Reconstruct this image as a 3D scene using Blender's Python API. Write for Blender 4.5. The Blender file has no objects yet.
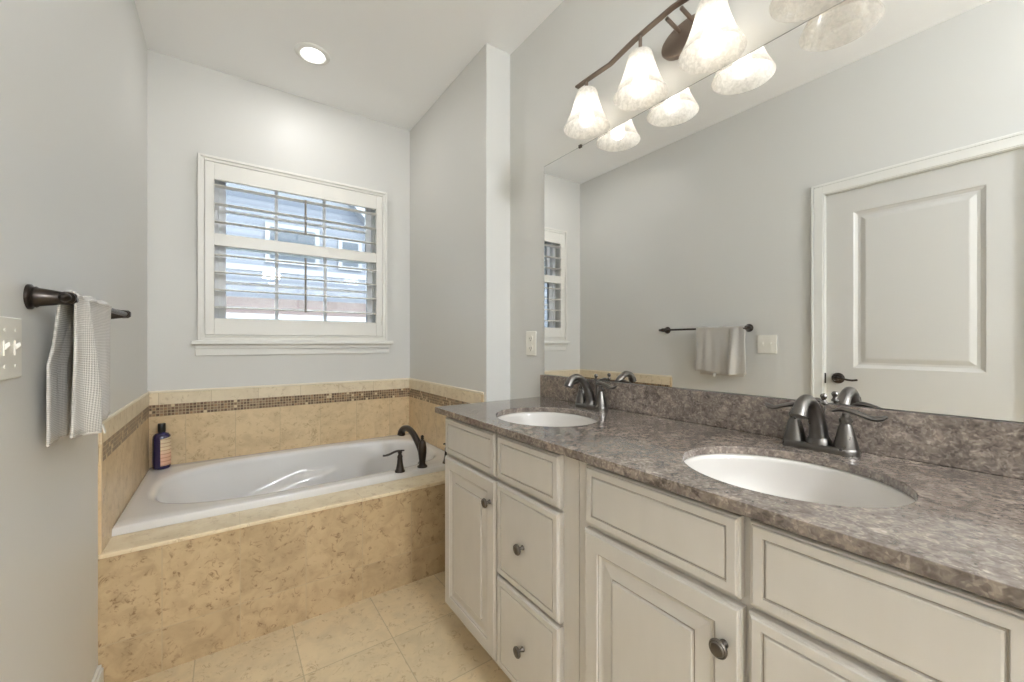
import bpy, bmesh, math, random
from mathutils import Vector, Matrix
random.seed(7)
PI = math.pi
S = bpy.context.scene
COL = S.collection

# ------------------------------------------------------------------ camera
cam_d = bpy.data.cameras.new('camera'); cam = bpy.data.objects.new('camera', cam_d); COL.objects.link(cam)
cam.location = (0, 0, 1.1637)
cam.rotation_euler = (PI/2, 0, -math.radians(35.177))
cam_d.lens = 404.8/1024*36; cam_d.sensor_width = 36; cam_d.shift_y = 1.5/1024
cam_d.clip_start = 0.02
S.camera = cam

# ------------------------------------------------------------------ colour management, sky
S.view_settings.view_transform = 'Standard'
S.view_settings.look = 'None'
S.view_settings.exposure = 1.08
S.view_settings.gamma = 1.0
S.view_settings.use_curve_mapping = False
S.cycles.use_denoising = True
S.cycles.max_bounces = 14; S.cycles.diffuse_bounces = 8; S.cycles.glossy_bounces = 6
S.cycles.transmission_bounces = 8; S.cycles.transparent_max_bounces = 24
S.cycles.caustics_reflective = False; S.cycles.caustics_refractive = False
S.cycles.sample_clamp_indirect = 4.0

w = bpy.data.worlds.new('sky'); S.world = w; w.use_nodes = True
nt = w.node_tree; nt.nodes.clear()
wo = nt.nodes.new('ShaderNodeOutputWorld'); bg = nt.nodes.new('ShaderNodeBackground')
bg.inputs[0].default_value = (0.84, 0.92, 1.0, 1); bg.inputs[1].default_value = 3.5
nt.links.new(bg.outputs[0], wo.inputs[0])
sun_d = bpy.data.lights.new('sun', 'SUN'); sun_d.energy = 2.0; sun_d.angle = 0.05; sun_d.color = (1, .95, .88)
sun = bpy.data.objects.new('sun', sun_d); COL.objects.link(sun)
sun.rotation_euler = (math.radians(50), 0, math.radians(25))      # from the house side, onto the neighbour

CAN_POWER = 1.6
BULB = 5.0
GLOBE_FILL = 122.0

def area(name, loc, r, power, color, rot=(0, 0, 0), spread=PI):
    d = bpy.data.lights.new(name, 'AREA'); d.shape = 'DISK'; d.size = r*2; d.energy = power; d.color = color
    d.spread = spread
    o = bpy.data.objects.new(name, d); COL.objects.link(o); o.location = loc; o.rotation_euler = rot
    return o

# ------------------------------------------------------------------ room numbers (metres)
XL, XA, XM = -0.348, 1.115, 1.270        # left wall, tub alcove's right wall, mirror wall
YB, YP, YT, YK = 2.905, 1.816, 1.884, -3.2   # window wall, pier end, tub apron, wall behind the camera
ZC = 2.74
CT = 0.900                                # countertop height

# ------------------------------------------------------------------ materials
def srgb(r, g, b):
    f = lambda c: (c/255/12.92) if c/255 <= .04045 else ((c/255+.055)/1.055)**2.4
    return (f(r), f(g), f(b), 1)

class NT:
    def __init__(s, name):
        s.m = bpy.data.materials.new(name); s.m.use_nodes = True
        s.t = s.m.node_tree; s.t.nodes.clear()
        s.out = s.n('ShaderNodeOutputMaterial')
        s.b = s.n('ShaderNodeBsdfPrincipled'); s.l(s.b.outputs[0], s.out.inputs[0])
    def n(s, k, **kw):
        x = s.t.nodes.new(k)
        for a, v in kw.items(): setattr(x, a, v)
        return x
    def l(s, a, b): s.t.links.new(a, b)
    def coords(s, scale=(1, 1, 1), loc=(0, 0, 0), rot=(0, 0, 0), obj=True):
        g = s.n('ShaderNodeTexCoord'); m = s.n('ShaderNodeMapping')
        m.inputs['Scale'].default_value = scale; m.inputs['Location'].default_value = loc; m.inputs['Rotation'].default_value = rot
        s.l(g.outputs['Object'], m.inputs[0]); return m.outputs[0]
    def noise(s, v, scale, detail=3, rough=.5, dist=0):
        x = s.n('ShaderNodeTexNoise'); x.inputs['Scale'].default_value = scale; x.inputs['Detail'].default_value = detail
        x.inputs['Roughness'].default_value = rough; x.inputs['Distortion'].default_value = dist
        if v is not None: s.l(v, x.inputs['Vector'])
        return x.outputs['Fac']
    def ramp(s, f, stops, interp='LINEAR'):
        x = s.n('ShaderNodeValToRGB'); x.color_ramp.interpolation = interp
        e = x.color_ramp.elements
        while len(e) < len(stops): e.new(.5)
        for i, (p, c) in enumerate(stops):
            e[i].position = p; e[i].color = c if len(c) == 4 else (*c, 1)
        s.l(f, x.inputs[0]); return x.outputs[0]
    def mix(s, f, a, b, mode='MIX'):
        x = s.n('ShaderNodeMix', data_type='RGBA', blend_type=mode)
        for i, v in ((0, f), (6, a), (7, b)):
            if isinstance(v, (int, float)): x.inputs[i].default_value = v
            elif isinstance(v, tuple): x.inputs[i].default_value = v
            else: s.l(v, x.inputs[i])
        return x.outputs[2]
    def math(s, op, a, b=0.0, c=None):
        x = s.n('ShaderNodeMath', operation=op)
        for i, v in enumerate((a, b, c)):
            if v is None: continue
            if isinstance(v, (int, float)): x.inputs[i].default_value = v
            else: s.l(v, x.inputs[i])
        return x.outputs[0]
    def bump(s, h, strength=.2, dist=.002):
        x = s.n('ShaderNodeBump'); x.inputs['Strength'].default_value = strength; x.inputs['Distance'].default_value = dist
        s.l(h, x.inputs['Height']); s.l(x.outputs[0], s.b.inputs['Normal'])
    def set(s, **kw):
        for k, v in kw.items():
            i = s.b.inputs[k.replace('_', ' ')]
            if isinstance(v, (int, float, tuple)): i.default_value = v
            else: s.l(v, i)
        return s

def plain(name, col, rough=.5, metal=0, bump=None, **kw):
    a = NT(name); a.set(Base_Color=col, Roughness=rough, Metallic=metal, **kw)
    if bump:
        a.bump(a.noise(a.coords(), bump[0], 3), bump[1], bump[2])
    return a.m

M = {}
M['wall'] = plain('wall_paint', srgb(213, 212, 208), .42, bump=(90, .08, .001), Specular_IOR_Level=.42)
M['ceiling'] = plain('ceiling_paint', srgb(245, 245, 245), .8, bump=(70, .05, .001))
M['trim'] = plain('trim_paint', srgb(226, 225, 220), .38)
M['shutter'] = plain('shutter_paint', srgb(228, 226, 220), .35)
M['door'] = plain('door_paint', srgb(204, 202, 197), .38)
M['plastic'] = plain('white_plastic', srgb(232, 229, 220), .3)
M['slot'] = plain('dark_slot', srgb(60, 58, 55), .5)
M['acrylic'] = plain('tub_acrylic', srgb(218, 216, 214), .16, Coat_Weight=.3)
M['porcelain'] = plain('sink_porcelain', srgb(210, 205, 199), .1, Coat_Weight=.5)
M['black_cap'] = plain('black_cap', srgb(22, 22, 20), .35)
M['vinyl'] = plain('window_vinyl', srgb(235, 237, 240), .4)

a = NT('cabinet_paint')                       # warm off-white, faint brushed glaze
n = a.noise(a.coords((3, 3, 1)), 9, 3)
a.set(Base_Color=a.ramp(n, [(.3, srgb(200, 195, 189)), (.7, srgb(203, 198, 192))]), Roughness=.42)
M['cabinet'] = a.m

def stone(name, ax, tile, off, base, grout=.004, vary=.5, flecks=True, rough=.28, bumpy=.35, gk=.75, fk=.55):
    """Stone tiles laid on the plane of the two axes ax, pitch tile, origin off."""
    a = NT(name)
    g = a.n('ShaderNodeNewGeometry'); sp = a.n('ShaderNodeSeparateXYZ'); a.l(g.outputs['Position'], sp.inputs[0])
    p = g.outputs['Position']
    d = []; ids = []
    for i in (0, 1):
        v = a.math('DIVIDE', a.math('SUBTRACT', sp.outputs[ax[i]], off[i]), tile[i])
        fl = a.math('FLOOR', v); fr = a.math('SUBTRACT', v, fl)
        e = a.math('MULTIPLY', a.math('MINIMUM', fr, a.math('SUBTRACT', 1.0, fr)), tile[i])
        d.append(e); ids.append(fl)
    edge = a.math('MINIMUM', d[0], d[1])
    line = a.math('LESS_THAN', edge, grout/2)
    cmb = a.n('ShaderNodeCombineXYZ'); a.l(ids[0], cmb.inputs[0]); a.l(ids[1], cmb.inputs[1])
    wn = a.n('ShaderNodeTexWhiteNoise'); a.l(cmb.outputs[0], wn.inputs['Vector'])
    # shift the stone pattern for every tile
    vm = a.n('ShaderNodeVectorMath', operation='MULTIPLY_ADD'); a.l(wn.outputs['Color'], vm.inputs[0])
    vm.inputs[1].default_value = (7, 7, 7); a.l(p, vm.inputs[2])
    q = vm.outputs[0]
    n1 = a.noise(q, 3.5, 4, .55, .4); n2 = a.noise(q, 14, 5, .6, .6)
    c = a.mix(n1, base[0], base[1])
    c = a.mix(a.ramp(n2, [(.42, (0, 0, 0)), (.75, (1, 1, 1))]), c, base[2])
    tone = a.math('MULTIPLY_ADD', wn.outputs['Value'], .16*vary, 1-.08*vary)
    tc = a.n('ShaderNodeCombineXYZ')
    for i in range(3): a.l(tone, tc.inputs[i])
    c = a.mix(1.0, c, tc.outputs[0], 'MULTIPLY')
    if flecks:
        r = a.noise(q, 21, 3, .6, 1.2)
        vein = a.ramp(a.math('ABSOLUTE', a.math('SUBTRACT', r, .5)), [(.0, (1, 1, 1)), (.045, (0, 0, 0))])
        r2 = a.noise(q, 30, 2, .5, .2)
        mask = a.ramp(r2, [(.52, (0, 0, 0)), (.64, (1, 1, 1))])
        r4 = a.ramp(a.noise(q, 5, 2), [(.42, (0, 0, 0)), (.6, (1, 1, 1))])
        r3 = a.noise(q, 48, 2, .5, .8); dots = a.ramp(r3, [(.62, (0, 0, 0)), (.74, (1, 1, 1))])
        k = a.math('MULTIPLY', a.math('MINIMUM', a.math('ADD', a.math('MULTIPLY', vein, mask), a.math('MULTIPLY', dots, r4)), 1.0), fk)
        c = a.mix(k, c, base[3])
    gc = base[4] if len(base) > 4 else srgb(176, 158, 128)
    c = a.mix(a.math('MULTIPLY', line, gk), c, gc)
    a.set(Base_Color=c, Roughness=a.ramp(n2, [(.3, (rough,)*3), (.8, (rough+.12,)*3)]))
    a.bump(a.math('SUBTRACT', a.math('MULTIPLY', n2, .15), line), bumpy, .0012)
    return a.m

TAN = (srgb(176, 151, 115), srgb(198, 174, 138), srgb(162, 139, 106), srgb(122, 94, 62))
TAN2 = (srgb(206, 180, 140), srgb(220, 198, 162), srgb(192, 168, 132), srgb(150, 120, 84))
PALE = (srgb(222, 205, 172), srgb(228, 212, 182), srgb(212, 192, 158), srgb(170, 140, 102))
FLR = (srgb(214, 192, 156), srgb(222, 204, 170), srgb(202, 184, 152), srgb(148, 116, 80), srgb(166, 150, 124))
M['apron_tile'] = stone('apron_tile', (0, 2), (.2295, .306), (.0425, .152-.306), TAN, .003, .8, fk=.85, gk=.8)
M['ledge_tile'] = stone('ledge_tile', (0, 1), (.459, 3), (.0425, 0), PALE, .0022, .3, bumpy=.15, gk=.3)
M['back_tile'] = stone('back_tile', (0, 2), (.2295, 3), (.0425, -1), TAN2, .0025)
M['side_tile'] = stone('side_tile', (1, 2), (.2295, 3), (.12, -1), TAN2, .0025)
PAL2 = (srgb(218, 202, 172), srgb(224, 211, 186), srgb(208, 192, 164), srgb(160, 132, 98))
M['back_tile_pale'] = stone('back_tile_pale', (0, 2), (.2295, 3), (.157, -1), PAL2, .0025)
M['side_tile_pale'] = stone('side_tile_pale', (1, 2), (.2295, 3), (.235, -1), PAL2, .0025)
M['cap_tile'] = plain('cap_tile', srgb(232, 222, 202), .3)
M['floor_tile'] = stone('floor_tile', (0, 1), (.315, .315), (.22, 1.574), FLR, .0038, .9, gk=.6)

def mosaic(name, ax):
    a = NT(name)
    g = a.n('ShaderNodeNewGeometry'); sp = a.n('ShaderNodeSeparateXYZ'); a.l(g.outputs['Position'], sp.inputs[0])
    d = []; ids = []
    for o, off in ((sp.outputs[ax], .003), (sp.outputs[2], .763)):
        v = a.math('DIVIDE', a.math('SUBTRACT', o, off), .0158)
        fl = a.math('FLOOR', v); fr = a.math('SUBTRACT', v, fl)
        d.append(a.math('MINIMUM', fr, a.math('SUBTRACT', 1.0, fr))); ids.append(fl)
    line = a.math('LESS_THAN', a.math('MINIMUM', d[0], d[1]), .085)
    cmb = a.n('ShaderNodeCombineXYZ'); a.l(ids[0], cmb.inputs[0]); a.l(ids[1], cmb.inputs[1])
    wn = a.n('ShaderNodeTexWhiteNoise'); a.l(cmb.outputs[0], wn.inputs['Vector'])
    c = a.ramp(wn.outputs['Value'], [(0, srgb(98, 76, 56)), (.3, srgb(122, 96, 72)), (.6, srgb(140, 116, 92)), (.8, srgb(150, 118, 86)), (.91, srgb(205, 186, 152))], 'CONSTANT')
    c = a.mix(line, c, srgb(178, 160, 130))
    a.set(Base_Color=c, Roughness=.3); a.bump(a.math('SUBTRACT', 1.0, line), .4, .001)
    return a.m
M['mosaic_x'] = mosaic('mosaic_x', 0); M['mosaic_y'] = mosaic('mosaic_y', 1)

a = NT('granite')
v = a.coords()
v1 = a.n('ShaderNodeTexVoronoi'); v1.feature = 'SMOOTH_F1'; v1.inputs['Smoothness'].default_value = .6; v1.inputs['Scale'].default_value = 66; v1.inputs['Randomness'].default_value = 1
dn = a.n('ShaderNodeTexNoise'); dn.inputs['Scale'].default_value = 45; a.l(v, dn.inputs['Vector'])
add = a.n('ShaderNodeVectorMath', operation='MULTIPLY_ADD'); a.l(dn.outputs['Color'], add.inputs[0]); add.inputs[1].default_value = (.022, .022, .022); a.l(v, add.inputs[2])
a.l(add.outputs[0], v1.inputs['Vector'])
v2 = a.n('ShaderNodeTexVoronoi'); v2.feature = 'SMOOTH_F1'; v2.inputs['Smoothness'].default_value = .5; v2.inputs['Scale'].default_value = 210; a.l(add.outputs[0], v2.inputs['Vector'])
s1 = a.n('ShaderNodeSeparateColor'); a.l(v1.outputs['Color'], s1.inputs[0])
s2 = a.n('ShaderNodeSeparateColor'); a.l(v2.outputs['Color'], s2.inputs[0])
c1 = a.ramp(s1.outputs[0], [(0, srgb(92, 84, 78)), (.22, srgb(118, 109, 102)), (.5, srgb(136, 126, 118)), (.78, srgb(148, 136, 127)), (.93, srgb(172, 162, 152))])
c2 = a.ramp(s2.outputs[1], [(0, srgb(78, 70, 65)), (.3, srgb(116, 106, 98)), (.7, srgb(144, 133, 124)), (1, srgb(182, 172, 162))])
c = a.mix(.5, c1, c2)
c = a.mix(1.0, c, a.ramp(a.noise(v, 38, 4, .65, 1.0), [(.3, (.72, .71, .70)), (.5, (1, 1, 1)), (.7, (1.25, 1.23, 1.2))]), 'MULTIPLY')
cl = a.ramp(a.noise(v, 7, 4, .6, .5), [(.35, (.78, .76, .75)), (.65, (1.08, 1.06, 1.05))])
c = a.mix(1.0, c, cl, 'MULTIPLY')
a.set(Base_Color=c, Roughness=.13, Coat_Weight=.25, Coat_Roughness=.05)
M['granite'] = a.m

def metal(name, col, rough, spec=.1):
    a = NT(name); n = a.noise(a.coords(), 60, 2)
    a.set(Base_Color=col, Metallic=1.0, Roughness=a.ramp(n, [(.3, (rough-.04,)*3), (.7, (rough+.05,)*3)])); return a.m
M['pewter'] = metal('aged_pewter', srgb(106, 102, 98), .31)
M['bronze'] = metal('dark_bronze', srgb(72, 66, 62), .32)
M['knob'] = metal('knob_bronze', srgb(104, 98, 92), .35)
M['fixture'] = metal('fixture_nickel', srgb(140, 126, 116), .36)
M['mirror'] = plain('mirror_silver', (.93, .935, .93, 1), .0, 1.0)
M['tilt_rod'] = plain('tilt_rod_silhouette', srgb(128, 122, 114), .5)  # backlit silhouette of the rod put into its colour, darker than the shutter
M['mirror_edge'] = plain('mirror_edge', srgb(84, 84, 80), .5)

def shade_mat(name, lit):
    a = NT(name); a.t.nodes.remove(a.b)
    v = a.coords(); n = a.noise(v, 75, 3, .6, .6)
    tr = a.n('ShaderNodeBsdfTranslucent'); df = a.n('ShaderNodeBsdfDiffuse'); tp = a.n('ShaderNodeBsdfTransparent'); gl = a.n('ShaderNodeBsdfGlossy')
    gl.inputs['Roughness'].default_value = .12
    for x in (tr, df): x.inputs[0].default_value = (.98, .96, .92, 1) if lit else (.85, .82, .78, 1)
    tp.inputs[0].default_value = (.96, .94, .91, 1)
    m1 = a.n('ShaderNodeMixShader'); m1.inputs[0].default_value = .25; a.l(tr.outputs[0], m1.inputs[1]); a.l(df.outputs[0], m1.inputs[2])
    lo, hi = (.34, .50) if lit else (.80, .93)
    k = a.ramp(n, [(.38, (lo,)*3), (.62, (hi,)*3)])
    m2 = a.n('ShaderNodeMixShader'); a.l(k, m2.inputs[0]); a.l(m1.outputs[0], m2.inputs[1]); a.l(tp.outputs[0], m2.inputs[2])
    m3 = a.n('ShaderNodeMixShader'); m3.inputs[0].default_value = .05; a.l(m2.outputs[0], m3.inputs[1]); a.l(gl.outputs[0], m3.inputs[2])
    a.l(m3.outputs[0], a.out.inputs[0]); return a.m
M['shade'] = shade_mat('alabaster_glass', True)
M['shade_clear'] = shade_mat('seeded_glass', False)

def emis(name, col, s):
    a = NT(name); a.t.nodes.remove(a.b); e = a.n('ShaderNodeEmission'); e.inputs[0].default_value = col; e.inputs[1].default_value = s
    a.l(e.outputs[0], a.out.inputs[0]); return a.m
M['bulb'] = emis('lit_bulb', (1, .975, .93, 1), BULB)
M['globe'] = emis('fill_globe_glow', (.875, .932, 1, 1), GLOBE_FILL)
M['lens'] = emis('lit_lens', (1, .985, .96, 1), 4.0)

def glass_mat():
    a = NT('window_glass'); a.t.nodes.remove(a.b)
    tp = a.n('ShaderNodeBsdfTransparent'); gl = a.n('ShaderNodeBsdfGlossy'); gl.inputs['Roughness'].default_value = 0
    tp.inputs[0].default_value = (.94, .97, .98, 1)
    fr = a.n('ShaderNodeFresnel'); fr.inputs[0].default_value = 1.5
    m = a.n('ShaderNodeMixShader'); a.l(fr.outputs[0], m.inputs[0]); a.l(tp.outputs[0], m.inputs[1]); a.l(gl.outputs[0], m.inputs[2])
    a.l(m.outputs[0], a.out.inputs[0]); return a.m
M['glass'] = glass_mat()

def towel_mat():
    a = NT('woven_towel')
    v = a.coords((1, 1, 1))
    sp = a.n('ShaderNodeSeparateXYZ'); a.l(v, sp.inputs[0])
    f1 = a.math('SINE', a.math('MULTIPLY', a.math('ADD', sp.outputs[1], sp.outputs[2]), 760))
    f2 = a.math('SINE', a.math('MULTIPLY', a.math('SUBTRACT', sp.outputs[1], sp.outputs[2]), 760))
    h = a.math('MULTIPLY', f1, f2)
    band = a.math('MULTIPLY', a.math('GREATER_THAN', sp.outputs[2], .978), a.math('LESS_THAN', sp.outputs[2], .995))
    c = a.mix(a.math('MULTIPLY_ADD', h, .5, .5), srgb(156, 152, 146), srgb(222, 218, 212))
    c = a.mix(band, c, srgb(190, 184, 176))
    a.set(Base_Color=c, Roughness=.95, Sheen_Weight=.3)
    a.bump(h, .5, .0015); return a.m
M['towel'] = towel_mat()
M['hem'] = plain('towel_hem', srgb(198, 192, 184), .9, bump=(300, .3, .001))
M['bottle'] = plain('blue_bottle', srgb(40, 34, 74), .16, Coat_Weight=.4)
def label_mat():
    a = NT('bottle_label'); v = a.coords(); sp = a.n('ShaderNodeSeparateXYZ'); a.l(v, sp.inputs[0])
    z = a.ramp(a.math('MULTIPLY', sp.outputs[2], 5.0), [(.0, srgb(206, 160, 132)), (.35, srgb(222, 178, 150)), (.55, srgb(226, 205, 170)), (.75, srgb(214, 196, 160))])
    st = a.math('GREATER_THAN', a.math('SINE', a.math('MULTIPLY', sp.outputs[2], 330)), .72)
    c = a.mix(a.math('MULTIPLY', st, .5), z, srgb(150, 90, 70)); a.set(Base_Color=c, Roughness=.5); return a.m
M['label'] = label_mat()

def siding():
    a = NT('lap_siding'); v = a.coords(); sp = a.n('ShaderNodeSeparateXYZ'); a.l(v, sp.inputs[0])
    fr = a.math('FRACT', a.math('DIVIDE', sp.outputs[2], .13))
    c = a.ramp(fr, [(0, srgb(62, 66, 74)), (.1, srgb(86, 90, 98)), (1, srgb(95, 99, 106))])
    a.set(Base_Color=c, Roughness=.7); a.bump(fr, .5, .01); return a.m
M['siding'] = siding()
def shingle():
    a = NT('brown_shingles'); v = a.coords(); b = a.n('ShaderNodeTexBrick'); b.inputs['Scale'].default_value = 6
    b.inputs['Color1'].default_value = srgb(98, 84, 79); b.inputs['Color2'].default_value = srgb(86, 74, 70); b.inputs['Mortar'].default_value = srgb(66, 57, 54)
    b.inputs['Mortar Size'].default_value = .01
    a.l(v, b.inputs['Vector']); a.set(Base_Color=b.outputs[0], Roughness=.9); return a.m
M['shingle'] = shingle()
M['house_trim'] = plain('house_trim', srgb(118, 120, 124), .6)
M['house_glass'] = plain('house_glass', srgb(44, 52, 60), .35)
M['grass'] = plain('lawn', srgb(110, 114, 96), .95, bump=(20, .5, .02))

# ------------------------------------------------------------------ mesh helpers
class MB:
    def __init__(s): s.b = bmesh.new()
    def box(s, x0, x1, y0, y1, z0, z1):
        v = [s.b.verts.new((x, y, z)) for z in (z0, z1) for y in (y0, y1) for x in (x0, x1)]
        for f in ((0, 2, 3, 1), (4, 5, 7, 6), (0, 1, 5, 4), (2, 6, 7, 3), (0, 4, 6, 2), (1, 3, 7, 5)): s.b.faces.new([v[i] for i in f])
        return s
    def rings(s, rings, cap0=True, cap1=True, closed=True):
        R = [[s.b.verts.new(p) for p in r] for r in rings]; n = len(R[0])
        for a, c in zip(R, R[1:]):
            for i in range(n if closed else n-1):
                s.b.faces.new((a[i], a[(i+1) % n], c[(i+1) % n], c[i]))
        if cap0: s.b.faces.new(R[0][::-1])
        if cap1: s.b.faces.new(R[-1])
        return s
    def lathe(s, prof, loc=(0, 0, 0), axis=(0, 0, 1), seg=28, cap0=True, cap1=True, sx=1, sy=1):
        q = Vector((0, 0, 1)).rotation_difference(Vector(axis).normalized())
        L = Vector(loc); rings = []
        for r, z in prof:
            rings.append([L + q @ Vector((r*sx*math.cos(2*PI*i/seg), r*sy*math.sin(2*PI*i/seg), z)) for i in range(seg)])
        return s.rings(rings, cap0, cap1)
    def tube(s, pts, rad, seg=14, flat=None, up=Vector((0, 0, 1))):
        """Swept tube; rad a number or a list; flat=(a,b) squashes the section (list or tuple)."""
        P = [Vector(p) for p in pts]; n = len(P); rings = []
        t0 = None
        for i in range(n):
            t = (P[min(i+1, n-1)] - P[max(i-1, 0)]).normalized()
            if t0 is None:
                u = up - t*up.dot(t)
                if u.length < 1e-3: u = Vector((1, 0, 0)) - t*t.x
                u.normalize()
            else:
                u = (t0.rotation_difference(t)) @ u; u = (u - t*u.dot(t)).normalized()
            t0 = t; wv = t.cross(u)
            r = rad[i] if isinstance(rad, (list, tuple)) else rad
            a, c = (1, 1) if flat is None else (flat[i] if isinstance(flat, list) else flat)
            rings.append([P[i] + u*(r*c*math.sin(2*PI*k/seg)) + wv*(r*a*math.cos(2*PI*k/seg)) for k in range(seg)])
        return s.rings(rings)
    def build(s, name, mat, parent=None, smooth=False, bevel=0, seg=2, angle=35):
        bmesh.ops.remove_doubles(s.b, verts=s.b.verts, dist=1e-6)
        bmesh.ops.recalc_face_normals(s.b, faces=s.b.faces)
        me = bpy.data.meshes.new(name); 
        if parent is not None:
            off = Vector((0, 0, 0)); p = parent
            while p is not None: off += Vector(p.location); p = p.parent
            if s.__dict__.get('world', True): bmesh.ops.translate(s.b, verts=s.b.verts, vec=-off)
        s.b.to_mesh(me); s.b.free()
        o = bpy.data.objects.new(name, me); COL.objects.link(o)
        if isinstance(mat, str): mat = M[mat]
        me.materials.append(mat)
        if parent is not None: o.parent = parent
        if smooth:
            for p in me.polygons: p.use_smooth = True
            if smooth != 'all':
                me.set_sharp_from_angle(angle=math.radians(angle))
        if bevel:
            m = o.modifiers.new('bevel', 'BEVEL'); m.width = bevel; m.segments = seg; m.limit_method = 'ANGLE'; m.angle_limit = math.radians(40)
            for p in me.polygons: p.use_smooth = True
            m.harden_normals = True
        return o

def box(name, mat, x0, x1, y0, y1, z0, z1, parent=None, bevel=0):
    return MB().box(x0, x1, y0, y1, z0, z1).build(name, mat, parent, bevel=bevel)

def root(name, loc, label, cat, group=None):
    o = bpy.data.objects.new(name, None); COL.objects.link(o); o.location = loc; o.empty_display_size = .05
    o['label'] = label; o['category'] = cat
    if group: o['group'] = group
    return o
def tag(o, label, cat, group=None):
    o['label'] = label; o['category'] = cat
    if group: o['group'] = group
    return o
def struct(o): o['kind'] = 'structure'; return o
def copy_tree(o, parent=None):
    c = o.copy(); COL.objects.link(c)
    if parent is not None: c.parent = parent
    for ch in [x for x in o.children]: copy_tree(ch, c)
    return c
def bez(pts, n=24):
    """Smooth curve (Catmull-Rom) through points."""
    P = [Vector(p) for p in pts]; P = [P[0]*2-P[1]] + P + [P[-1]*2-P[-2]]; out = []
    m = len(P)-3
    for i in range(m):
        k = max(2, n//m)
        for j in range(k + (i == m-1)):
            t = j/k; a, b, c, d = P[i:i+4]
            out.append(.5*((2*b) + (c-a)*t + (2*a-5*b+4*c-d)*t*t + (3*b-a-3*c+d)*t**3))
    return out
def lerp_list(vals, n):
    out = []
    for i in range(n):
        t = i/(n-1)*(len(vals)-1); k = min(int(t), len(vals)-2); out.append(vals[k]+(vals[k+1]-vals[k])*(t-k))
    return out

# ------------------------------------------------------------------ room shell
W = .16
struct(box('floor', 'floor_tile', XL-W, XM+W, YK-W, YB+W, -.1, 0))
struct(box('ceiling', 'ceiling', XL-W, XM+W, YK-W, YB+W, ZC, ZC+.12))
# door opening in the left wall
DY0, DY1, DZ = .135, .887, 2.030
wl = MB(); wl.box(XL-W, XL, DY1, YB+W, 0, ZC); wl.box(XL-W, XL, YK-W, DY0, 0, ZC); wl.box(XL-W, XL, DY0, DY1, DZ, ZC)
struct(wl.build('wall_left', 'wall'))
# window opening in the back wall
WX0, WX1, WZ0, WZ1 = -.075, .895, 1.235, 2.215
wb = MB(); wb.box(XL, WX0, YB, YB+W, 0, ZC); wb.box(WX1, XM+W, YB, YB+W, 0, ZC); wb.box(WX0, WX1, YB, YB+W, 0, WZ0); wb.box(WX0, WX1, YB, YB+W, WZ1, ZC)
struct(wb.build('wall_back', 'wall'))
struct(box('wall_right', 'wall', XM, XM+W, YK-W, YB, 0, ZC))
struct(box('wall_alcove', 'wall', XA, XM, YP, YB, 0, ZC, bevel=.004))
struct(box('wall_front', 'wall', XL, XM, YK-W, YK, 0, ZC))
bb = MB()
bb.box(XL, XL+.014, DY1+.066, YT-.002, 0, .085); bb.box(XL, XL+.009, DY1+.066, YT-.002, .085, .097)
struct(bb.build('baseboard_left', 'trim', bevel=.002))
bb = MB(); bb.box(XM-.014, XM, 1.505, YP-.002, 0, .085); bb.box(XM-.009, XM, 1.505, YP-.002, .085, .097)
struct(bb.build('baseboard_right', 'trim', bevel=.002))

# door 1: closed two-panel door in the left wall, seen in the mirror
def panel_rings(mb, y0, y1, z0, z1, prof, X, sgn, groove=()):
    """Nested rectangles: prof = [(inset, height)], face at X, growing to sgn*x."""
    rings = []
    for ins, hgt in prof:
        x = X + sgn*hgt
        rings.append([(x, y0+ins, z0+ins), (x, y1-ins, z0+ins), (x, y1-ins, z1-ins), (x, y0+ins, z1-ins)])
    k0 = len(mb.b.faces)
    mb.rings(rings)
    mb.b.faces.ensure_lookup_table()
    for g in groove:                                # faces between profile points g and g+1 take the second material
        for f in mb.b.faces[k0+4*g:k0+4*g+4]: f.material_index = 1

d1 = bpy.data.objects.new('door_1', None); COL.objects.link(d1); d1.location = (XL, (DY0+DY1)/2, 0); struct(d1)
sl = MB()
xs = XL-.012                                    # slab face
y0, y1 = DY0+.004, DY1-.004
def slab_frame(mb, y0, y1, z0, z1, holes, xf, xb):
    ys = sorted({y0, y1, *[h[0] for h in holes], *[h[1] for h in holes]}); zs = sorted({z0, z1, *[h[2] for h in holes], *[h[3] for h in holes]})
    for i in range(len(ys)-1):
        for j in range(len(zs)-1):
            cy, cz = (ys[i]+ys[i+1])/2, (zs[j]+zs[j+1])/2
            if any(h[0] < cy < h[1] and h[2] < cz < h[3] for h in holes): continue
            mb.box(xb, xf, ys[i], ys[i+1], zs[j], zs[j+1])
holes = [(.268, .757, 1.022, 1.900), (.268, .757, .20, .806)]
slab_frame(sl, y0, y1, .012, DZ-.003, holes, xs, xs-.034)
o = sl.build('door_slab', 'door', d1)
for h in holes:
    pm = MB(); panel_rings(pm, *h, [(0, -.02), (0, -.0002), (.006, -.005), (.018, -.011), (.030, -.011), (.050, -.004), (.056, -.003)], xs, 1)
    pm.build('door_panel', 'door', d1)
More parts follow.
